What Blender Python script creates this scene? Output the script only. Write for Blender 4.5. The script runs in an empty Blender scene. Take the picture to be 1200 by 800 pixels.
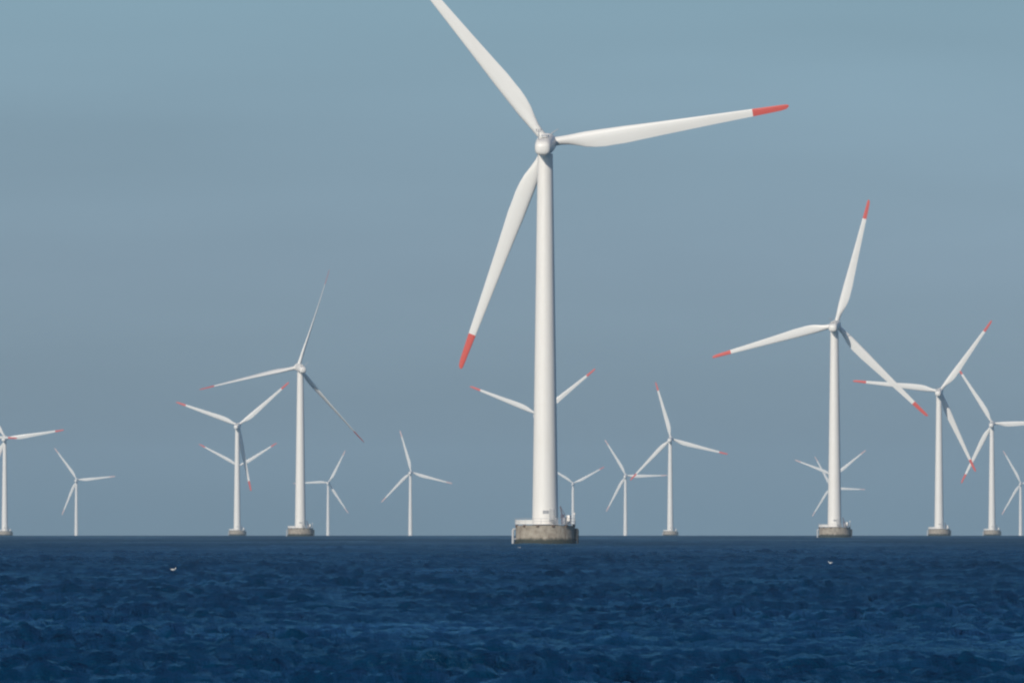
import bpy, bmesh, math, random
import numpy as np
from mathutils import Matrix, Vector

# ------------------------------------------------------------------ camera, sky, sun, exposure
sc = bpy.context.scene
C = sc.collection
R = math.radians
EARTH = 6.37e6                    # earth radius: the sea drops away by r^2 / 2R
EYE = 2.93                        # eye height on a boat's deck, metres
FPX = 12100.0                     # focal length in pixels of a 1200 px wide picture
PITCH = math.atan(215.6 / FPX)

cam = bpy.data.cameras.new('camera')
camo = bpy.data.objects.new('camera', cam); C.objects.link(camo); sc.camera = camo
cam.sensor_width = 36.0
cam.lens = FPX / 1200 * 36.0
cam.clip_start = 0.5; cam.clip_end = 90000
camo.location = (0, 0, EYE)
camo.rotation_euler = (math.pi / 2 + PITCH, 0, 0)

SUN_AZ, SUN_EL = 208.0, 27.0      # clockwise from +Y (the view direction): behind the camera, to the left
world = bpy.data.worlds.new('World'); sc.world = world; world.use_nodes = True
wn, wl = world.node_tree.nodes, world.node_tree.links
bg = wn['Background']; bg.inputs['Strength'].default_value = 0.091
sky = wn.new('ShaderNodeTexSky'); sky.sky_type = 'NISHITA'; sky.sun_disc = False
sky.sun_elevation = R(SUN_EL); sky.sun_rotation = R(SUN_AZ)
sky.air_density = 0.7; sky.dust_density = 1.0; sky.ozone_density = 6.0
tc = wn.new('ShaderNodeTexCoord'); sep = wn.new('ShaderNodeSeparateXYZ')
wl.new(tc.outputs['Generated'], sep.inputs[0])
# the grey-blue veil of the lower sky, the same all round the horizon
mr = wn.new('ShaderNodeMapRange'); mr.inputs[1].default_value = 0.0; mr.inputs[2].default_value = 0.5
wl.new(sep.outputs['Z'], mr.inputs[0])
veil = wn.new('ShaderNodeValToRGB'); wl.new(mr.outputs[0], veil.inputs[0])
VEIL = [(0.000, (0.84, 0.97, 1.00)), (0.020, (0.86, 0.89, 0.92)), (0.050, (0.84, 0.81, 0.82)), (0.075, (0.86, 0.82, 0.78)),
        (0.105, (0.90, 0.86, 0.75)), (0.30, (1.0, 0.92, 0.75)), (1.0, (0.9, 0.95, 0.95))]
els = veil.color_ramp.elements
while len(els) < len(VEIL): els.new(0.5)
for e, (p, c) in zip(els, VEIL):
    e.position = p; e.color = (c[0], c[1], c[2], 1)
mul = wn.new('ShaderNodeMix'); mul.data_type = 'RGBA'; mul.blend_type = 'MULTIPLY'; mul.inputs[0].default_value = 1
wl.new(sky.outputs[0], mul.inputs[6]); wl.new(veil.outputs[0], mul.inputs[7])
# faint drawn-out cirrus
mp = wn.new('ShaderNodeMapping'); mp.inputs['Scale'].default_value = (9, 9, 60); wl.new(tc.outputs['Generated'], mp.inputs[0])
cn = wn.new('ShaderNodeTexNoise'); cn.inputs['Scale'].default_value = 1.0; cn.inputs['Detail'].default_value = 3
wl.new(mp.outputs[0], cn.inputs['Vector'])
cr = wn.new('ShaderNodeMapRange'); cr.inputs[1].default_value = 0.38; cr.inputs[2].default_value = 0.72
cr.inputs[3].default_value = 0.955; cr.inputs[4].default_value = 1.085; wl.new(cn.outputs[0], cr.inputs[0])
mul2 = wn.new('ShaderNodeMix'); mul2.data_type = 'RGBA'; mul2.blend_type = 'MULTIPLY'; mul2.inputs[0].default_value = 1
wl.new(mul.outputs[2], mul2.inputs[6]); wl.new(cr.outputs[0], mul2.inputs[7])
wl.new(mul2.outputs[2], bg.inputs['Color'])

sun = bpy.data.lights.new('sun', 'SUN'); sun.energy = 3.35; sun.angle = R(0.53); sun.color = (1.0, 0.92, 0.81)
suno = bpy.data.objects.new('sun', sun); C.objects.link(suno)
tosun = Vector((math.sin(R(SUN_AZ)) * math.cos(R(SUN_EL)), math.cos(R(SUN_AZ)) * math.cos(R(SUN_EL)), math.sin(R(SUN_EL))))
suno.rotation_euler = tosun.to_track_quat('Z', 'Y').to_euler()
suno.location = (0, 0, 300)

vs = sc.view_settings
vs.view_transform = 'Standard'; vs.look = 'None'; vs.exposure = 0.0; vs.gamma = 1.0; vs.use_curve_mapping = False
sc.cycles.use_denoising = True
sc.cycles.denoiser = 'OPENIMAGEDENOISE'
sc.cycles.denoising_prefilter = 'ACCURATE'
sc.cycles.use_adaptive_sampling = False
sc.cycles.max_bounces = 6; sc.cycles.volume_bounces = 1
sc.cycles.pixel_filter_type = 'GAUSSIAN'; sc.cycles.filter_width = 2.5

# ------------------------------------------------------------------ helpers
def ray(px, py):
    """world direction through a pixel of the 1200 x 800 photograph"""
    v = Vector(((px - 600) / FPX, (400 - py) / FPX, -1.0))
    return Matrix.Rotation(math.pi / 2 + PITCH, 3, 'X') @ v

def sea_z(x, y): return -(x * x + y * y) / (2 * EARTH)

def obj(name, me, mat=None, parent=None):
    o = bpy.data.objects.new(name, me); C.objects.link(o)
    if mat is not None and not me.materials: me.materials.append(mat)
    o.parent = parent
    return o

def mesh(name, bm, mat, smooth=False, angle=None):
    bmesh.ops.recalc_face_normals(bm, faces=bm.faces)
    me = bpy.data.meshes.new(name); bm.to_mesh(me); bm.free()
    me.materials.append(mat)
    if smooth:
        me.polygons.foreach_set('use_smooth', [True] * len(me.polygons))
        if angle: me.set_sharp_from_angle(angle=angle)
    return me

def add_box(bm, c, s, rz=0.0, bevel=0.0, mtx=None):
    r = bmesh.ops.create_cube(bm, size=1.0)
    m = Matrix.Translation(c) @ Matrix.Rotation(rz, 4, 'Z') @ Matrix.Diagonal((*s, 1))
    if mtx is not None: m = mtx @ m
    bmesh.ops.transform(bm, matrix=m, verts=r['verts'])
    if bevel:
        ed = list({e for v in r['verts'] for e in v.link_edges})
        bmesh.ops.bevel(bm, geom=ed, offset=bevel, segments=2, affect='EDGES', profile=0.5)

def add_tube(bm, pts, rad, seg=8, closed=False):
    """a round bar swept along points"""
    pts = [Vector(p) for p in pts]; n = len(pts); rings = []
    for i, p in enumerate(pts):
        a = pts[i - 1] if (i > 0 or closed) else p
        b = pts[(i + 1) % n] if (i < n - 1 or closed) else p
        d = (b - a).normalized()
        q = d.to_track_quat('Z', 'Y')
        rr = rad[i] if isinstance(rad, (list, tuple)) else rad
        rings.append([bm.verts.new(p + q @ Vector((math.cos(2 * math.pi * k / seg) * rr, math.sin(2 * math.pi * k / seg) * rr, 0))) for k in range(seg)])
    m = n if closed else n - 1
    for i in range(m):
        A, B = rings[i], rings[(i + 1) % n]
        for k in range(seg):
            bm.faces.new((A[k], A[(k + 1) % seg], B[(k + 1) % seg], B[k]))
    if not closed:
        bm.faces.new(rings[0][::-1]); bm.faces.new(rings[-1])

def add_lathe(bm, prof, seg=48, mtx=None, sides=None):
    """revolve (radius, z) pairs round Z"""
    rings = []
    for r, z in prof:
        rings.append([bm.verts.new((mtx @ Vector((r * math.cos(2 * math.pi * k / seg), r * math.sin(2 * math.pi * k / seg), z))) if mtx
                      else (r * math.cos(2 * math.pi * k / seg), r * math.sin(2 * math.pi * k / seg), z)) for k in range(seg)])
    for A, B in zip(rings, rings[1:]):
        for k in range(seg):
            bm.faces.new((A[k], A[(k + 1) % seg], B[(k + 1) % seg], B[k]))
    bm.faces.new(rings[0][::-1]); bm.faces.new(rings[-1])

def new_mat(name):
    m = bpy.data.materials.new(name); m.use_nodes = True
    return m, m.node_tree.nodes, m.node_tree.links, m.node_tree.nodes['Principled BSDF']

def mat_paint(name, col, rough=0.38, dirt=0.08, dirt_col=(0.42, 0.36, 0.28), streak=(1.2, 1.2, 0.12)):
    m, n, l, b = new_mat(name)
    t = n.new('ShaderNodeTexCoord'); mpn = n.new('ShaderNodeMapping'); mpn.inputs['Scale'].default_value = streak
    l.new(t.outputs['Object'], mpn.inputs[0])
    no = n.new('ShaderNodeTexNoise'); no.inputs['Scale'].default_value = 1.5; no.inputs['Detail'].default_value = 6; no.inputs['Roughness'].default_value = 0.65
    l.new(mpn.outputs[0], no.inputs['Vector'])
    r = n.new('ShaderNodeMapRange'); r.inputs[1].default_value = 0.42; r.inputs[2].default_value = 0.8; r.inputs[3].default_value = 0; r.inputs[4].default_value = dirt * 2.5
    l.new(no.outputs[0], r.inputs[0])
    mx = n.new('ShaderNodeMix'); mx.data_type = 'RGBA'; mx.inputs[6].default_value = (*col, 1); mx.inputs[7].default_value = (*dirt_col, 1)
    l.new(r.outputs[0], mx.inputs[0]); l.new(mx.outputs[2], b.inputs['Base Color'])
    b.inputs['Roughness'].default_value = rough
    return m

M = {}
M['white'] = mat_paint('white_paint', (0.80, 0.77, 0.715), 0.4, 0.06)
M['blade'] = mat_paint('blade_gelcoat', (0.79, 0.77, 0.725), 0.34, 0.05, streak=(0.6, 0.6, 0.08))
M['red'] = mat_paint('red_tip_paint', (0.64, 0.10, 0.075), 0.4, 0.04, (0.35, 0.08, 0.06))
M['hazed'] = mat_paint('hazed_red_paint', (0.68, 0.46, 0.42), 0.45, 0.06)  # red tip paint with distance haze mixed into the colour, for the farthest turbines
M['steel'] = mat_paint('galvanised_steel', (0.46, 0.47, 0.48), 0.5, 0.15)
M['dark'] = mat_paint('dark_matt', (0.035, 0.04, 0.045), 0.7, 0.1, (0.12, 0.11, 0.09))
M['grey'] = mat_paint('grey_enamel', (0.30, 0.31, 0.34), 0.5, 0.1)
M['door'] = mat_paint('door_paint', (0.66, 0.65, 0.62), 0.5, 0.1)
M['slate'] = mat_paint('slate_enamel', (0.11, 0.11, 0.15), 0.5, 0.1)
M['rust'] = mat_paint('rusty_steel', (0.13, 0.085, 0.06), 0.8, 0.2, (0.2, 0.12, 0.07))

def mat_concrete():
    m, n, l, b = new_mat('sea_stained_concrete')
    t = n.new('ShaderNodeTexCoord')
    no = n.new('ShaderNodeTexNoise'); no.inputs['Scale'].default_value = 1.3; no.inputs['Detail'].default_value = 8; no.inputs['Roughness'].default_value = 0.7
    l.new(t.outputs['Object'], no.inputs['Vector'])
    base = n.new('ShaderNodeValToRGB')
    base.color_ramp.elements[0].position = 0.3; base.color_ramp.elements[0].color = (0.19, 0.152, 0.112, 1)
    base.color_ramp.elements[1].position = 0.7; base.color_ramp.elements[1].color = (0.42, 0.37, 0.295, 1)
    l.new(no.outputs[0], base.inputs[0])
    # rust and run-off streaks, drawn out downwards
    mp1 = n.new('ShaderNodeMapping'); mp1.inputs['Scale'].default_value = (1.5, 1.5, 0.14); l.new(t.outputs['Object'], mp1.inputs[0])
    n2 = n.new('ShaderNodeTexNoise'); n2.inputs['Scale'].default_value = 1.6; n2.inputs['Detail'].default_value = 4; l.new(mp1.outputs[0], n2.inputs['Vector'])
    r2 = n.new('ShaderNodeMapRange'); r2.inputs[1].default_value = 0.54; r2.inputs[2].default_value = 0.70; r2.inputs[4].default_value = 0.75; l.new(n2.outputs[0], r2.inputs[0])
    mx1 = n.new('ShaderNodeMix'); mx1.data_type = 'RGBA'; mx1.inputs[7].default_value = (0.16, 0.10, 0.065, 1)
    l.new(r2.outputs[0], mx1.inputs[0]); l.new(base.outputs[0], mx1.inputs[6])
    # weed and wet line
    s = n.new('ShaderNodeSeparateXYZ'); l.new(t.outputs['Object'], s.inputs[0])
    ad = n.new('ShaderNodeMath'); ad.operation = 'MULTIPLY_ADD'; ad.inputs[1].default_value = 0.9; l.new(no.outputs[0], ad.inputs[0]); l.new(s.outputs['Z'], ad.inputs[2])
    r3 = n.new('ShaderNodeMapRange'); r3.inputs[1].default_value = 1.15; r3.inputs[2].default_value = 1.6; r3.inputs[3].default_value = 1; r3.inputs[4].default_value = 0; l.new(ad.outputs[0], r3.inputs[0])
    mx2 = n.new('ShaderNodeMix'); mx2.data_type = 'RGBA'; mx2.inputs[7].default_value = (0.028, 0.032, 0.022, 1)
    l.new(r3.outputs[0], mx2.inputs[0]); l.new(mx1.outputs[2], mx2.inputs[6])
    l.new(mx2.outputs[2], b.inputs['Base Color'])
    b.inputs['Roughness'].default_value = 0.85
    bp = n.new('ShaderNodeBump'); bp.inputs['Strength'].default_value = 0.5; bp.inputs['Distance'].default_value = 0.05
    l.new(no.outputs[0], bp.inputs['Height']); l.new(bp.outputs[0], b.inputs['Normal'])
    return m
M['concrete'] = mat_concrete()

# ------------------------------------------------------------------ the sea: one sheet, out past the horizon
def ocean_tile(N, L, lam_peak, lam_min, lam_max, sigma, seed, spread):
    """height and sideways shift of a periodic patch of wind waves running towards the camera (-Y)"""
    rng = np.random.default_rng(seed)
    k1 = 2 * np.pi * np.fft.fftfreq(N, L / N)
    kx, ky = np.meshgrid(k1, k1, indexing='xy')
    k = np.hypot(kx, ky); k[0, 0] = 1
    kp = 2 * np.pi / lam_peak
    S = np.exp(-1.25 * (kp / k) ** 2) / k ** 3.6
    cosd = -ky / k
    S *= np.where(cosd > 0, np.abs(cosd) ** spread, 0.04 * np.abs(cosd) ** spread) + 0.01
    S[(k < 2 * np.pi / lam_max) | (k > 2 * np.pi / lam_min)] = 0
    S[0, 0] = 0
    h = np.sqrt(S) * (rng.normal(size=(N, N)) + 1j * rng.normal(size=(N, N)))
    z = np.fft.ifft2(h).real
    sc_ = sigma / z.std()
    dx = np.fft.ifft2(-1j * kx / k * h).real * sc_
    dy = np.fft.ifft2(-1j * ky / k * h).real * sc_
    return (z * sc_, dx, dy, L)

def sample(tile, x, y, rot=0.0):
    c, s = math.cos(rot), math.sin(rot)
    L = tile[3]; N = tile[0].shape[0]
    u = ((x * c - y * s) / L * N) % N; v = ((x * s + y * c) / L * N) % N
    i = np.floor(u).astype(np.int64); j = np.floor(v).astype(np.int64)
    fu = u - i; fv = v - j
    i %= N; j %= N; i2 = (i + 1) % N; j2 = (j + 1) % N
    out = []
    for a in tile[:3]:
        out.append((a[j, i] * (1 - fu) + a[j, i2] * fu) * (1 - fv) + (a[j2, i] * (1 - fu) + a[j2, i2] * fu) * fv)
    h, dx, dy = out
    return h, dx * c + dy * s, -dx * s + dy * c

def wave_field(X, Y, dr):
    """sum of the wave patches; a patch dies away where the sheet is too coarse to carry it"""
    t1 = ocean_tile(512, 83.0, 6.5, 0.9, 30, 0.086, 3, 7)
    t2 = ocean_tile(512, 47.0, 2.2, 0.25, 7, 0.066, 8, 10)
    t3 = ocean_tile(512, 19.0, 0.6, 0.09, 1.6, 0.038, 15, 3)
    gust = sample(ocean_tile(256, 310.0, 60, 5, 120, 1.0, 21, 0), X, Y, 0.5)[0]
    gust = np.clip(1 + 0.4 * gust, 0.3, 2.0)              # wind gusts raise the chop in patches
    H = np.zeros_like(X); DX = np.zeros_like(X); DY = np.zeros_like(X)
    for t, rot, lim, chop in ((t1, 0.07, 12.0, 0.9), (t2, -0.22, 6.0, 0.9), (t3, 0.31, 4.0, 0.8)):
        h, dx, dy = sample(t, X, Y, rot)
        f = np.clip((lim - dr) / (lim * 0.6), 0.12 if lim > 2 else 0, 1) * (gust if t is not t1 else gust ** 0.5)
        f = f * np.clip((np.hypot(X, Y) - 166) / 16, 0.05, 1)   # calm in the coarse rings round the boat
        H += h * f; DX += dx * f * chop; DY += dy * f * chop
    return H, DX, DY

def mat_sea():
    m, n, l, b = new_mat('sea_water')
    g = n.new('ShaderNodeNewGeometry')
    mp1 = n.new('ShaderNodeMapping'); mp1.inputs['Scale'].default_value = (1.0, 1.7, 1); l.new(g.outputs['Position'], mp1.inputs[0])
    n1 = n.new('ShaderNodeTexNoise'); n1.inputs['Scale'].default_value = 4.5; n1.inputs['Detail'].default_value = 5; n1.inputs['Roughness'].default_value = 0.62
    l.new(mp1.outputs[0], n1.inputs['Vector'])
    # gusts roughen the water in patches
    mp2 = n.new('ShaderNodeMapping'); mp2.inputs['Scale'].default_value = (0.11, 0.03, 1); l.new(g.outputs['Position'], mp2.inputs[0])
    n2 = n.new('ShaderNodeTexNoise'); n2.inputs['Scale'].default_value = 1.0; n2.inputs['Detail'].default_value = 3; l.new(mp2.outputs[0], n2.inputs['Vector'])
    r2 = n.new('ShaderNodeMapRange'); r2.inputs[1].default_value = 0.3; r2.inputs[2].default_value = 0.7; r2.inputs[3].default_value = 0.35; r2.inputs[4].default_value = 0.95
    l.new(n2.outputs[0], r2.inputs[0])
    bp = n.new('ShaderNodeBump'); bp.inputs['Distance'].default_value = 0.14
    l.new(r2.outputs[0], bp.inputs['Strength']); l.new(n1.outputs[0], bp.inputs['Height'])
    # blue body of the water under a skin that mirrors the sky
    n.remove(b)
    body = n.new('ShaderNodeBsdfDiffuse'); body.inputs['Color'].default_value = (0.0005, 0.025, 0.063, 1)
    skin = n.new('ShaderNodeBsdfGlossy'); skin.inputs['Color'].default_value = (0.42, 0.80, 1.0, 1)
    fr = n.new('ShaderNodeFresnel'); fr.inputs['IOR'].default_value = 1.333
    mix = n.new('ShaderNodeMixShader')
    for sh in (body, skin, fr): l.new(bp.outputs[0], sh.inputs['Normal'])
    # wind-roughened water never mirrors fully at a grazing look: F / (1 + c F), c growing as the sheet carries fewer waves
    d1 = n.new('ShaderNodeMath'); d1.operation = 'MULTIPLY_ADD'; d1.inputs[1].default_value = 1.8; d1.inputs[2].default_value = 1.0; l.new(fr.outputs[0], d1.inputs[0])
    ln = n.new('ShaderNodeVectorMath'); ln.operation = 'LENGTH'; l.new(g.outputs['Position'], ln.inputs[0])
    cc = n.new('ShaderNodeMapRange'); cc.inputs[1].default_value = 250; cc.inputs[2].default_value = 2200; cc.inputs[3].default_value = 0.0; cc.inputs[4].default_value = 3.2
    l.new(ln.outputs['Value'], cc.inputs[0]); mp4 = n.new('ShaderNodeMapping'); mp4.inputs['Scale'].default_value = (0.016, 0.0016, 1); l.new(g.outputs['Position'], mp4.inputs[0])
    n4 = n.new('ShaderNodeTexNoise'); n4.inputs['Scale'].default_value = 1.0; n4.inputs['Detail'].default_value = 6; n4.inputs['Roughness'].default_value = 0.65; l.new(mp4.outputs[0], n4.inputs['Vector'])
    r4 = n.new('ShaderNodeMapRange'); r4.inputs[1].default_value = 0.36; r4.inputs[2].default_value = 0.64; r4.inputs[3].default_value = 0.3; r4.inputs[4].default_value = 2.2
    l.new(n4.outputs[0], r4.inputs[0])
    cm = n.new('ShaderNodeMath'); cm.operation = 'MULTIPLY'; l.new(cc.outputs[0], cm.inputs[0]); l.new(r4.outputs[0], cm.inputs[1]); l.new(cm.outputs[0], d1.inputs[1])
    d2 = n.new('ShaderNodeMath'); d2.operation = 'DIVIDE'; l.new(fr.outputs[0], d2.inputs[0]); l.new(d1.outputs[0], d2.inputs[1])
    l.new(d2.outputs[0], mix.inputs[0]); l.new(body.outputs[0], mix.inputs[1]); l.new(skin.outputs[0], mix.inputs[2])
    l.new(mix.outputs[0], n['Material Output'].inputs['Surface'])
    # ripples finer than the sheet, further out also the waves it no longer carries, count as roughness
    rr = n.new('ShaderNodeMapRange'); rr.inputs[1].default_value = 250; rr.inputs[2].default_value = 2200; rr.inputs[3].default_value = 0.12; rr.inputs[4].default_value = 0.5
    l.new(ln.outputs['Value'], rr.inputs[0])
    mp3 = n.new('ShaderNodeMapping'); mp3.inputs['Scale'].default_value = (0.035, 0.008, 1); l.new(g.outputs['Position'], mp3.inputs[0])
    n3 = n.new('ShaderNodeTexNoise'); n3.inputs['Scale'].default_value = 1.0; n3.inputs['Detail'].default_value = 5; n3.inputs['Roughness'].default_value = 0.6; l.new(mp3.outputs[0], n3.inputs['Vector'])
    r3 = n.new('ShaderNodeMapRange'); r3.inputs[1].default_value = 0.3; r3.inputs[2].default_value = 0.7; r3.inputs[3].default_value = -0.09; r3.inputs[4].default_value = 0.11
    l.new(n3.outputs[0], r3.inputs[0])
    sm = n.new('ShaderNodeMath'); sm.operation = 'ADD'; l.new(rr.outputs[0], sm.inputs[0]); l.new(r3.outputs[0], sm.inputs[1]); l.new(sm.outputs[0], skin.inputs['Roughness'])
    return m

def build_sea():
    r = [3.0, 6, 9, 12, 16, 20, 25, 30, 35, 40, 46, 52, 60, 68, 76, 85, 95, 105, 116, 128, 140, 150, 156, 160]
    x = 163.0
    while x < 14960:
        r.append(x)
        x += 0.25 + (max(x, 200) - 200) * 0.0013 if x < 1000 else 1.3 + (x - 1000) * 0.004 if x < 3000 else 9.3 + (x - 3000) * 0.03
    r.append(15000.0)
    r = np.array(r)
    fine = np.radians(np.linspace(-3.9, 3.9, 540))
    coarse = np.radians(np.concatenate([np.linspace(3.9, 30, 20)[1:], np.linspace(30, 330, 62)[1:], np.linspace(330, 356.1, 20)[1:-1]]))
    az = np.concatenate([fine, coarse])
    nr, na = len(r), len(az)
    RR, AA = np.meshgrid(r, az, indexing='ij')
    X = RR * np.sin(AA); Y = RR * np.cos(AA)
    dr = np.gradient(r)[:, None] * np.ones((1, na))
    dr = np.maximum(dr, RR * np.gradient(np.unwrap(az))[None, :] * 0.6)
    H, DX, DY = wave_field(X, Y, dr)
    Z = H - (X * X + Y * Y) / (2 * EARTH)
    X = X + DX; Y = Y + DY
    co = np.empty((nr * na + 1, 3), np.float32)
    co[:-1, 0] = X.ravel(); co[:-1, 1] = Y.ravel(); co[:-1, 2] = Z.ravel(); co[-1] = (0, 0, 0)
    i = np.arange(nr - 1)[:, None]; j = np.arange(na)[None, :]; j2 = (j + 1) % na
    quads = np.stack(np.broadcast_arrays(i * na + j2, (i + 1) * na + j2, (i + 1) * na + j, i * na + j), -1).reshape(-1, 4)
    tri = np.stack([np.full(na, nr * na), (np.arange(na) + 1) % na, np.arange(na)], -1)
    me = bpy.data.meshes.new('sea')
    me.vertices.add(len(co)); me.vertices.foreach_set('co', co.ravel())
    nl = len(quads) * 4 + len(tri) * 3
    me.loops.add(nl); me.loops.foreach_set('vertex_index', np.concatenate([quads.ravel(), tri.ravel()]).astype(np.int32))
    me.polygons.add(len(quads) + len(tri))
    ls = np.concatenate([np.arange(len(quads)) * 4, len(quads) * 4 + np.arange(len(tri)) * 3]).astype(np.int32)
    me.polygons.foreach_set('loop_start', ls)
    me.update(calc_edges=True)
    me.polygons.foreach_set('use_smooth', np.ones(len(ls), bool))
    o = obj('sea', me, mat_sea())
    o['kind'] = 'structure'; o['label'] = 'dark blue sea with short choppy waves out to the horizon'
    print('SEA', nr, na, 'z up?', me.polygons[len(quads) // 2].normal.z)
    return o
build_sea()

# ------------------------------------------------------------------ the wind turbine, built once, copied for the rest
HUB_Z, OVER, RROT, TILT = 69.0, 4.6, 41.6, R(6)

def tower_mesh():
    bm = bmesh.new()
    prof = [(2.26, 3.0)]
    zs = [3.6, 10, 20, 30, 40, 50, 60, 66.9]
    for z in zs: prof.append((2.24 - 0.94 * ((z - 3.6) / 63.3) ** 1.0, z))
    add_lathe(bm, prof, 64)
    return mesh('tower', bm, M['white'], True, R(40))

def flange_mesh(z):
    r = 2.24 - 0.94 * ((z - 3.6) / 63.3)
    bm = bmesh.new(); add_lathe(bm, [(r - 0.02, z - 0.09), (r + 0.022, z - 0.085), (r + 0.022, z + 0.085), (r - 0.02, z + 0.09)], 64)
    return mesh('flange', bm, M['white'], True, R(40))

def nacelle_mesh():
    """rounded housing; local Y runs along the shaft, the rotor at +OVER"""
    bm = bmesh.new()
    st = [(-5.6, 0.35, 0.33, -0.42), (-5.5, 0.92, 0.84, -0.42), (-5.2, 1.25, 1.12, -0.38), (-4.6, 1.4, 1.27, -0.32), (-3.2, 1.52, 1.4, -0.22),
          (-1, 1.62, 1.52, -0.1), (1.2, 1.64, 1.56, 0), (2.4, 1.56, 1.52, 0), (2.9, 1.42, 1.4, 0), (3.0, 1.2, 1.2, 0)]
    seg = 32; rings = []
    for y, a, c, dz in st:
        ring = []
        for k in range(seg):
            t = 2 * math.pi * k / seg; ct, s_ = math.cos(t), math.sin(t); p = 2 / 2.7
            ring.append(bm.verts.new((a * math.copysign(abs(ct) ** p, ct), y, dz + c * math.copysign(abs(s_) ** p, s_))))
        rings.append(ring)
    for A, B in zip(rings, rings[1:]):
        for k in range(seg): bm.faces.new((A[k], A[(k + 1) % seg], B[(k + 1) % seg], B[k]))
    bm.faces.new(rings[0]); bm.faces.new(rings[-1][::-1])
    return mesh('nacelle', bm, M['white'], True, R(50))

def hatch_mesh():
    bm = bmesh.new(); add_box(bm, (0, -1.2, 1.48), (1.3, 2.6, 0.36), 0, 0.1)
    return mesh('roof_hatch', bm, M['white'], True, R(35))

def mast_mesh():
    bm = bmesh.new()
    add_tube(bm, [(-0.75, -4.2, 1.0), (-0.75, -4.25, 2.9)], 0.07, 6)
    add_tube(bm, [(-1.1, -4.25, 2.5), (-0.4, -4.25, 2.5)], 0.05, 6)
    for x in (-1.1, -0.4):
        add_tube(bm, [(x, -4.25, 2.45), (x, -4.25, 2.8)], 0.05, 6)
        add_lathe(bm, [(0.12, 2.78), (0.16, 2.84), (0.06, 2.95)], 8, Matrix.Translation((x, -4.25, 0)))
    return mesh('anemometer_mast', bm, M['grey'])

def rod_mesh():
    bm = bmesh.new()
    add_tube(bm, [(0.85, -3.4, 1.2), (1.5, -3.7, 2.2), (2.6, -4.0, 2.9)], [0.1, 0.09, 0.05], 6)
    return mesh('lightning_rod', bm, M['steel'])

def hub_mesh():
    """spinner round the shaft, nose on the far (+Y) side; origin at the rotor centre"""
    bm = bmesh.new()
    m = Matrix.Rotation(-math.pi / 2, 4, 'X')
    add_lathe(bm, [(1.15, -1.5), (1.42, -1.35), (1.58, -0.9), (1.62, -0.2), (1.58, 0.5), (1.35, 1.2), (0.95, 1.75), (0.4, 2.05), (0.05, 2.1)], 40, m)
    return mesh('hub', bm, M['white'], True, R(60))

BL = [  # radius, chord, thickness ratio, twist deg, axis position along the chord
    (1.2, 1.5, 1.0, 13, 0.5), (2.4, 1.5, 1.0, 13, 0.5), (3.6, 1.66, 0.86, 13, 0.46), (5.0, 2.1, 0.66, 12.5, 0.40), (6.6, 2.68, 0.50, 11.5, 0.345),
    (8.2, 2.92, 0.42, 10.5, 0.31), (9.8, 3.04, 0.37, 9.2, 0.295), (11.4, 2.97, 0.33, 8, 0.29), (13.5, 2.95, 0.30, 6.6, 0.285), (16.5, 2.66, 0.27, 5.2, 0.28),
    (20, 2.36, 0.245, 3.9, 0.275), (24, 2.06, 0.225, 2.8, 0.27), (28, 1.78, 0.21, 1.9, 0.27), (32, 1.52, 0.20, 1.1, 0.27), (35.7, 1.30, 0.19, 0.6, 0.27),
    (38.5, 1.12, 0.18, 0.2, 0.27), (40.6, 0.98, 0.18, 0, 0.28), (41.6, 0.76, 0.18, 0, 0.30), (42.0, 0.3, 0.2, 0, 0.34)]
def blade_mesh(name, st, mat):
    bm = bmesh.new(); seg = 28; rings = []
    for r, c, t, tw, ax in st:
        ring = []
        w = min(1, max(0, (0.95 - t) / 0.5))            # 0 circle at the root, 1 aerofoil
        for k in range(seg):
            a = 2 * math.pi * k / seg
            xc = 0.5 - 0.5 * math.cos(a)                # 0 leading edge, 1 trailing edge
            cy = 0.5 * t * math.sin(a)
            yt = 5 * t * (0.2969 * math.sqrt(xc) - 0.126 * xc - 0.3516 * xc ** 2 + 0.2843 * xc ** 3 - 0.1030 * xc ** 4) * (1 if math.sin(a) >= 0 else -0.75)
            y = (cy * (1 - w) + yt * w) * c; x = (xc - ax) * c
            q = -R(tw)
            ring.append(bm.verts.new((x * math.cos(q) - y * math.sin(q), x * math.sin(q) + y * math.cos(q) + 0.0004 * r * r, r)))
        rings.append(ring)
    for A, B in zip(rings, rings[1:]):
        for k in range(seg): bm.faces.new((A[k], A[(k + 1) % seg], B[(k + 1) % seg], B[k]))
    bm.faces.new(rings[0][::-1]); bm.faces.new(rings[-1])
    return mesh(name, bm, mat, True, R(60))

RC = 5.08                                               # caisson radius
def caisson_mesh():
    bm = bmesh.new()
    add_lathe(bm, [(RC + 0.25, -9), (RC + 0.25, 0.25), (RC, 0.75), (RC, 3.1), (RC - 0.08, 3.2), (2.2, 3.26), (2.2, 2.5)], 48)
    return mesh('foundation', bm, M['concrete'], True, R(30))

def deck_mesh():
    bm = bmesh.new()
    add_lathe(bm, [(2.3, 3.34), (RC + 0.15, 3.34), (RC + 0.15, 3.46), (2.3, 3.46)], 24)
    return mesh('deck', bm, M['steel'])

def bracket_mesh():
    bm = bmesh.new()
    add_box(bm, (RC - 0.02, 0, 3.12), (0.4, 0.45, 0.42), 0, 0.03)
    return mesh('deck_bracket', bm, M['rust'])

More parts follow.
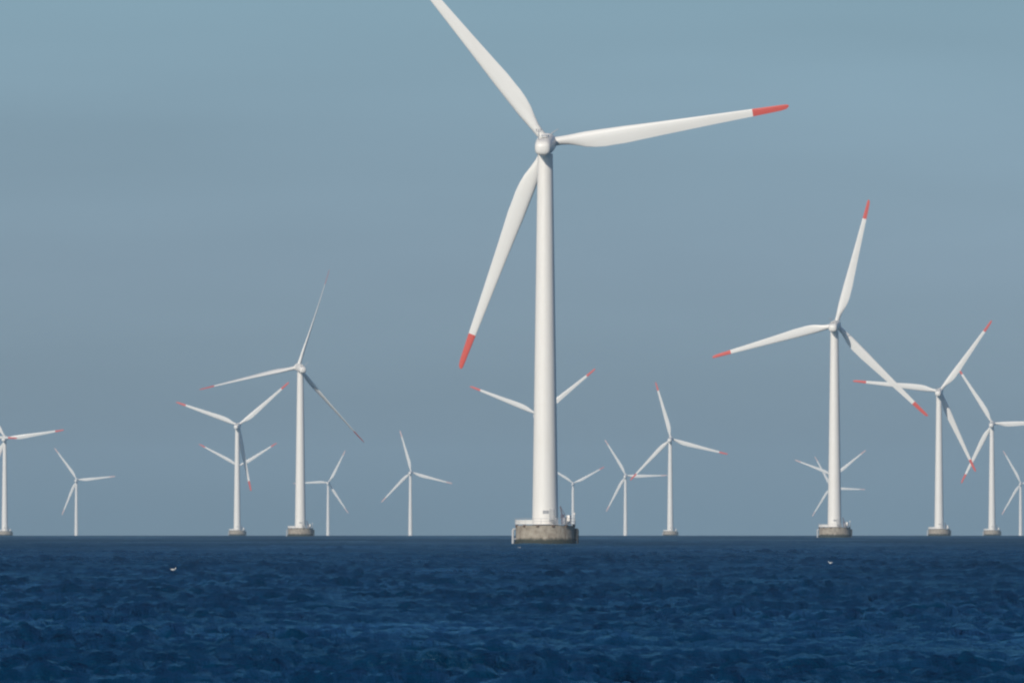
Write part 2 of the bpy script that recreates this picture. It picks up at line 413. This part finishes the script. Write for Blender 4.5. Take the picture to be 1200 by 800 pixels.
def railing_mesh():
    bm = bmesh.new(); n = 22; rr = RC + 0.08
    for k in range(n):
        a = 2 * math.pi * k / n
        add_tube(bm, [(rr * math.cos(a), rr * math.sin(a), 3.4), (rr * math.cos(a), rr * math.sin(a), 4.4)], 0.035, 6)
    for z in (3.9, 4.4):
        add_tube(bm, [(rr * math.cos(2 * math.pi * k / 44), rr * math.sin(2 * math.pi * k / 44), z) for k in range(44)], 0.035, 6, True)
    return mesh('railing', bm, M['steel'])

def wind_screen_mesh(a0, a1, z0, z1):
    """a curved run of solid white plates along the railing, each plate with its own edges"""
    bm = bmesh.new(); n = 4; rr = RC + 0.02
    for i in range(n):
        a = a0 + (a1 - a0) * (i + 0.5) / n; w = abs(a1 - a0) / n * rr * 0.97
        add_box(bm, (rr * math.cos(a), rr * math.sin(a), (z0 + z1) / 2), (0.05, w, z1 - z0), a, 0.015)
    return mesh('railing_plate', bm, M['white'])

def fender_mesh(a, dark):
    """boat landing: two upright pipes joined by rungs, held off the concrete by arms"""
    bm = bmesh.new()
    f = Matrix.Rotation(a, 4, 'Z')
    for s in (-0.55, 0.55):
        add_tube(bm, [f @ Vector((RC + 0.1, s, 2.6)), f @ Vector((RC + 0.42, s, 2.55)), f @ Vector((RC + 0.5, s, 2.3)), f @ Vector((RC + 0.5, s, -1.5))], 0.17, 10)
        add_tube(bm, [f @ Vector((RC - 0.1, s, 0.9)), f @ Vector((RC + 0.5, s, 0.9))], 0.1, 8)
    for i in range(8):
        add_tube(bm, [f @ Vector((RC + 0.46, -0.5, -0.6 + i * 0.38)), f @ Vector((RC + 0.46, 0.5, -0.6 + i * 0.38))], 0.035, 6)
    if dark: add_box(bm, f @ Vector((RC + 0.3, 0, 1.6)), (0.55, 0.9, 2.1), a, 0.06)  # shade on the right-hand landing, put in as a dark block and dark colour
    return mesh('boat_landing', bm, M['dark'] if dark else M['steel'])

def crane_mesh():
    bm = bmesh.new()
    a = (2.9, -2.4)
    add_tube(bm, [(*a, 3.4), (*a, 4.9)], 0.2, 10)
    add_tube(bm, [(*a, 4.8), (2.55, -2.5, 6.5)], 0.14, 8)
    add_tube(bm, [(2.55, -2.5, 6.5), (3.4, -2.6, 5.0)], 0.06, 6)
    add_box(bm, (2.95, -2.4, 4.75), (0.55, 0.6, 0.7), 0.3, 0.05)
    return mesh('davit_crane', bm, M['slate'])

def cabinet_mesh(x, y, s, mat, name):
    bm = bmesh.new(); add_box(bm, (x, y, 3.46 + s[2] / 2), s, math.atan2(y, x), 0.05)
    return mesh(name, bm, mat, True, R(35))

def lamp_mesh(x, y):
    bm = bmesh.new()
    add_tube(bm, [(x, y, 3.4), (x, y, 5.0)], 0.05, 6)
    add_lathe(bm, [(0.14, 5.0), (0.17, 5.1), (0.17, 5.3), (0.08, 5.42)], 10, Matrix.Translation((x, y, 0)))
    return mesh('navigation_lamp', bm, M['white'])

def door_mesh():
    bm = bmesh.new(); a = R(-62)
    add_box(bm, (2.18 * math.cos(a), 2.18 * math.sin(a), 5.0), (0.14, 0.9, 2.1), a, 0.03)
    return mesh('door', bm, M['door'])

def stairs_mesh():
    bm = bmesh.new(); a = R(-62)
    f = Matrix.Rotation(a, 4, 'Z')
    for i in range(4):
        add_box(bm, f @ Vector((2.35 + 0.28 * (3 - i), 0, 3.6 + 0.18 * i)), (0.3, 1.0, 0.05), a)
    for s in (-0.5, 0.5):
        add_tube(bm, [f @ Vector((3.35, s, 3.45)), f @ Vector((2.2, s, 4.0))], 0.05, 6)
        add_tube(bm, [f @ Vector((3.35, s, 4.05)), f @ Vector((2.2, s, 4.9))], 0.03, 6)
        add_tube(bm, [f @ Vector((3.35, s, 3.4)), f @ Vector((3.35, s, 4.05))], 0.03, 6)
    return mesh('door_steps', bm, M['steel'])

def vent_mesh():
    bm = bmesh.new(); a = R(-88)
    for i in range(4):
        add_box(bm, (2.2 * math.cos(a), 2.2 * math.sin(a), 5.3 + i * 0.14), (0.08, 1.0, 0.1), a)
    return mesh('vent_grille', bm, M['grey'])

D = dict(
    vent=vent_mesh(),
    tower=tower_mesh(), flange=[flange_mesh(24.0), flange_mesh(46.0)], nacelle=nacelle_mesh(), hatch=hatch_mesh(), mast=mast_mesh(), rod=rod_mesh(),
    hub=hub_mesh(), blade=blade_mesh('blade', [s for s in BL if s[0] <= 35.7], M['blade']), tip=blade_mesh('blade_tip', [s for s in BL if s[0] >= 35.7], M['red']),
    tip_hazed=blade_mesh('blade_tip', [s for s in BL if s[0] >= 35.7], M['hazed']),
    caisson=caisson_mesh(), deck=deck_mesh(), bracket=bracket_mesh(), railing=railing_mesh(), plate=wind_screen_mesh(R(178), R(246), 3.48, 4.15),
    fender=fender_mesh(R(184), False), fender2=fender_mesh(R(-4), True), crane=crane_mesh(), door=door_mesh(), steps=stairs_mesh(),
    cab=cabinet_mesh(4.0, -1.5, (0.7, 0.9, 1.5), M['white'], 'equipment_cabinet'), cab2=cabinet_mesh(3.3, -3.2, (0.5, 0.5, 1.1), M['grey'], 'equipment_cabinet'),
    lamp=lamp_mesh(5.0, -0.6))

def turbine(px, hub_y, phase, yaw, pitch, label, detail, sink=0.0):
    """px: tower foot in the photograph; hub_y: rotor centre; the distance follows from the hub's known height"""
    t = ray(px, hub_y); el = t.z / math.hypot(t.x, t.y)
    d = 900.0
    for _ in range(60): d = (HUB_Z - sink - EYE - d * d / (2 * EARTH)) / el
    b = ray(px, 620); s = d / math.hypot(b.x, b.y)
    root = bpy.data.objects.new('wind_turbine', None); C.objects.link(root)
    root.location = (b.x * s, b.y * s, sea_z(b.x * s, b.y * s) - sink)   # far footings stand deeper, out of sight
    root['label'] = label; root['category'] = 'wind turbine'; root['group'] = 'wind turbines standing in the sea'
    root.empty_display_size = 5
    f = obj('foundation', D['caisson'], None, root)
    tw = obj('tower', D['tower'], None, root)
    if detail > 0:
        obj('deck', D['deck'], None, f); obj('railing', D['railing'], None, f)
        obj('boat_landing', D['fender'], None, f); obj('boat_landing', D['fender2'], None, f)
        obj('railing_plate', D['plate'], None, f)
        obj('equipment_cabinet', D['cab'], None, f); obj('davit_crane', D['crane'], None, f)
        obj('door', D['door'], None, tw); obj('vent_grille', D['vent'], None, tw)
        for fl in D['flange']: obj('flange', fl, None, tw)
    if detail > 1:
        for k in range(12):
            obj('deck_bracket', D['bracket'], None, f).rotation_euler.z = 2 * math.pi * (k + 0.5) / 12
        obj('equipment_cabinet', D['cab2'], None, f)
        obj('navigation_lamp', D['lamp'], None, f); obj('door_steps', D['steps'], None, tw)
    yawm = Matrix.Rotation(-yaw, 4, 'Z')
    tilt = Matrix.Translation((0, 0, HUB_Z - OVER * math.sin(TILT))) @ Matrix.Rotation(TILT, 4, 'X')
    n = obj('nacelle', D['nacelle'], None, root); n.matrix_local = yawm @ tilt
    if detail > 0:
        obj('roof_hatch', D['hatch'], None, n); obj('anemometer_mast', D['mast'], None, n); obj('lightning_rod', D['rod'], None, n)
    rot = yawm @ tilt @ Matrix.Translation((0, OVER, 0))
    h = obj('hub', D['hub'], None, root); h.matrix_local = rot
    for k in range(3):
        a = R(phase + 120 * k)
        sp = Vector((math.cos(a), 0, math.sin(a))); ch = Vector((math.sin(a), 0, -math.cos(a)))
        m = Matrix(((ch.x, 0, sp.x, 0), (ch.y, 1, sp.y, 0), (ch.z, 0, sp.z, 0), (0, 0, 0, 1)))
        bl = obj('blade', D['blade'], None, root); bl.matrix_local = rot @ m @ Matrix.Rotation(pitch, 4, 'Z')
        obj('blade_tip', D['tip_hazed' if sink > 4.5 else 'tip'], None, bl)
    print('TURBINE', round(d), label)
    return root

Y0 = R(8)
T = [  # foot x, hub y, blade phase, yaw, pitch, label, detail
    (639, 166, 8.5, R(5), 0, 'largest white wind turbine, nearest, with top blade running out of the picture', 2),
    (978, 380, 74.8, Y0, 0, 'second largest white wind turbine, standing well to the right of the largest one', 2),
    (352, 430, 72, R(-14), R(75), 'white wind turbine with thin edge-on blades, largest of those left of the tallest', 2),
    (1100.5, 458, 53.5, Y0, 0, 'white wind turbine whose left blade crosses a blade of the second largest turbine', 1),
    (629, 485, 158, Y0, 0, 'wind turbine hidden behind the largest tower, two raised blades showing either side', 0),
    (1162.5, 496, 2, Y0, 0, 'white wind turbine near right edge with one blade pointing level out of the picture', 1),
    (278, 498, 40, Y0, 0, 'white wind turbine with a shaded blade hanging down beside its tower', 1),
    (5.5, 513, 8, Y0, 0, 'white wind turbine cut by the left edge, red-tipped blade pointing right', 1),
    (785.5, 514, 105, Y0, 0, 'mid-size white wind turbine right of the largest, lower blade crossing a smaller turbine', 1),
    (278.5, 546, 31, Y0, 0, 'small far wind turbine hidden behind another tower, two blades raised in a V', 0, 4),
    (481, 553, 104.7, Y0, 0, 'small far wind turbine standing alone just left of the largest one', 0, 6),
    (733, 557, 0.5, Y0, 0, 'small far wind turbine whose level right blade reaches the neighbouring larger tower', 0, 7),
    (976, 557, 38, Y0, 0, 'far wind turbine behind second largest tower, long blades raised left and right', 0, 7),
    (89.5, 562, 5.5, Y0, 0, 'small far wind turbine second from the left edge, right blade nearly level', 0, 7),
    (384.5, 565, 62, Y0, 0, 'small far wind turbine just right of the thin-bladed one, left blade level', 0, 5),
    (671.5, 566, 28, Y0, 0, 'tiny far wind turbine close beside the foot of the largest tower', 0, 4),
    (1196, 566, 118.5, Y0, 0, 'small faint wind turbine cut by the right edge', 0, 7.5),
    (973, 571, -3, Y0, 0, 'faintest far wind turbine behind second largest tower, one blade pointing down left', 0, 8),
    (-53, 508, -4, Y0, 0, 'wind turbine outside the left edge, only a red blade tip showing before another hub', 0),
]
for a in T: turbine(*a)

# ------------------------------------------------------------------ gulls on the water
def gull_meshes():
    bm = bmesh.new()
    prof = [(-0.24, 0.015, 0.10), (-0.17, 0.05, 0.085), (-0.08, 0.085, 0.07), (0.02, 0.095, 0.065), (0.11, 0.075, 0.075), (0.17, 0.05, 0.12),
            (0.20, 0.045, 0.18), (0.225, 0.05, 0.215), (0.26, 0.04, 0.222), (0.285, 0.015, 0.215)]
    rings = []
    for x, r, z in prof:
        rings.append([bm.verts.new((x, r * math.cos(2 * math.pi * k / 12), z + r * 0.85 * math.sin(2 * math.pi * k / 12))) for k in range(12)])
    for A, B in zip(rings, rings[1:]):
        for k in range(12): bm.faces.new((A[k], A[(k + 1) % 12], B[(k + 1) % 12], B[k]))
    bm.faces.new(rings[0][::-1]); bm.faces.new(rings[-1])
    body = mesh('body', bm, M['white'], True)
    wings = []
    for s in (-1, 1):
        bm = bmesh.new()
        pts = [(0.12, 0.06, 0.12), (0.0, 0.095, 0.135), (-0.14, 0.07, 0.13), (-0.32, 0.02, 0.14), (-0.16, 0.03, 0.16), (0.0, 0.04, 0.165)]
        v = [bm.verts.new((x, s * y, z)) for x, y, z in pts]; w = [bm.verts.new((x, s * (y + 0.012), z + 0.006)) for x, y, z in pts]
        bm.faces.new(v); bm.faces.new(w[::-1])
        for k in range(6): bm.faces.new((v[k], v[(k + 1) % 6], w[(k + 1) % 6], w[k]))
        wings.append(mesh('wing', bm, M['steel']))
    bm = bmesh.new(); add_tube(bm, [(0.275, 0, 0.217), (0.335, 0, 0.207)], [0.014, 0.004], 6)
    return body, wings, mesh('beak', bm, M['dark'])
GB, GW, GK = gull_meshes()

def sea_height(x, y, dr):
    """height of the built water surface near a point"""
    H, DX, DY = wave_field(np.array([x]), np.array([y]), np.array([dr]))
    return float(H[0]) + sea_z(x, y)
for px, py, dr, hd, lab in ((221, 674, 0.9, 30, 'tiny white gull floating on the sea left of the largest turbine'),
                            (984, 662, 1.15, 200, 'tiny white gull floating on the sea below the second largest turbine')):
    v = ray(px, py); s = -(EYE - 0.15) / v.z
    g = bpy.data.objects.new('seagull', None); C.objects.link(g); g.empty_display_size = 0.3
    # it rides on the highest water within a few metres
    gx, gy = np.meshgrid(np.linspace(-0.8, 0.8, 9) + v.x * s, np.linspace(-8, 8, 81) + v.y * s)
    hh = wave_field(gx, gy, np.full(gx.shape, dr))[0]; q = np.unravel_index(hh.argmax(), hh.shape)
    g.location = (gx[q], gy[q], hh[q] + sea_z(gx[q], gy[q]) + 0.01)
    g.rotation_euler = (0, 0, R(hd)); g.scale = (0.65, 0.65, 0.65)
    g['label'] = lab; g['category'] = 'bird'; g['group'] = 'gulls on the water'
    obj('body', GB, None, g); obj('beak', GK, None, g)
    for w in GW: obj('wing', w, None, g)
    print('GULL', [round(q, 2) for q in g.location])

# ------------------------------------------------------------------ a few small breaking crests
def foam():
    rnd = random.Random(4); bm = bmesh.new()
    for px, py, w in ((298, 634, 0.75), (346, 636.5, 0.6), (55, 655, 0.35), (762, 676, 0.3), (640, 641, 0.35), (608, 640, 0.4)):
        v = ray(px, py); s = -(EYE - 0.1) / v.z
        x0, y0 = v.x * s, v.y * s
        dr = 0.24 + (min(max(math.hypot(x0, y0), 185), 1000) - 185) * 0.0013
        z0 = sea_height(x0, y0, dr)
        for i in range(7):
            r = w * rnd.uniform(0.12, 0.24)
            q = bmesh.ops.create_icosphere(bm, subdivisions=2, radius=r)
            ox, oy = rnd.uniform(-0.5, 0.5) * w, rnd.uniform(-0.25, 0.25) * w
            for vv in q['verts']:
                vv.co *= 1 + rnd.uniform(-0.2, 0.2)
                vv.co = Vector((vv.co.x * 1.5 + x0 + ox, vv.co.y + y0 + oy, vv.co.z * 0.45 + z0 + 0.02))
    m, n, l, b = new_mat('foam'); b.inputs['Base Color'].default_value = (0.62, 0.66, 0.68, 1); b.inputs['Roughness'].default_value = 0.9
    o = obj('sea_foam', mesh('sea_foam', bm, m, True)); o['kind'] = 'stuff'; o['label'] = 'small white flecks of foam on wave crests'
foam()

# ------------------------------------------------------------------ sea haze: one closed box of even air
bm = bmesh.new(); add_box(bm, (0, 0, 49), (30400, 30400, 134))
m = bpy.data.materials.new('sea_haze'); m.use_nodes = True
m.node_tree.nodes.clear()
out = m.node_tree.nodes.new('ShaderNodeOutputMaterial'); pv = m.node_tree.nodes.new('ShaderNodeVolumePrincipled')
pv.inputs['Color'].default_value = (0.64, 0.85, 0.98, 1); pv.inputs['Density'].default_value = 4.6e-5; pv.inputs['Anisotropy'].default_value = 0.0
m.node_tree.links.new(pv.outputs[0], out.inputs['Volume'])
hz = obj('haze', mesh('haze', bm, m)); hz['kind'] = 'stuff'; hz['label'] = 'thin blue grey haze over the sea'
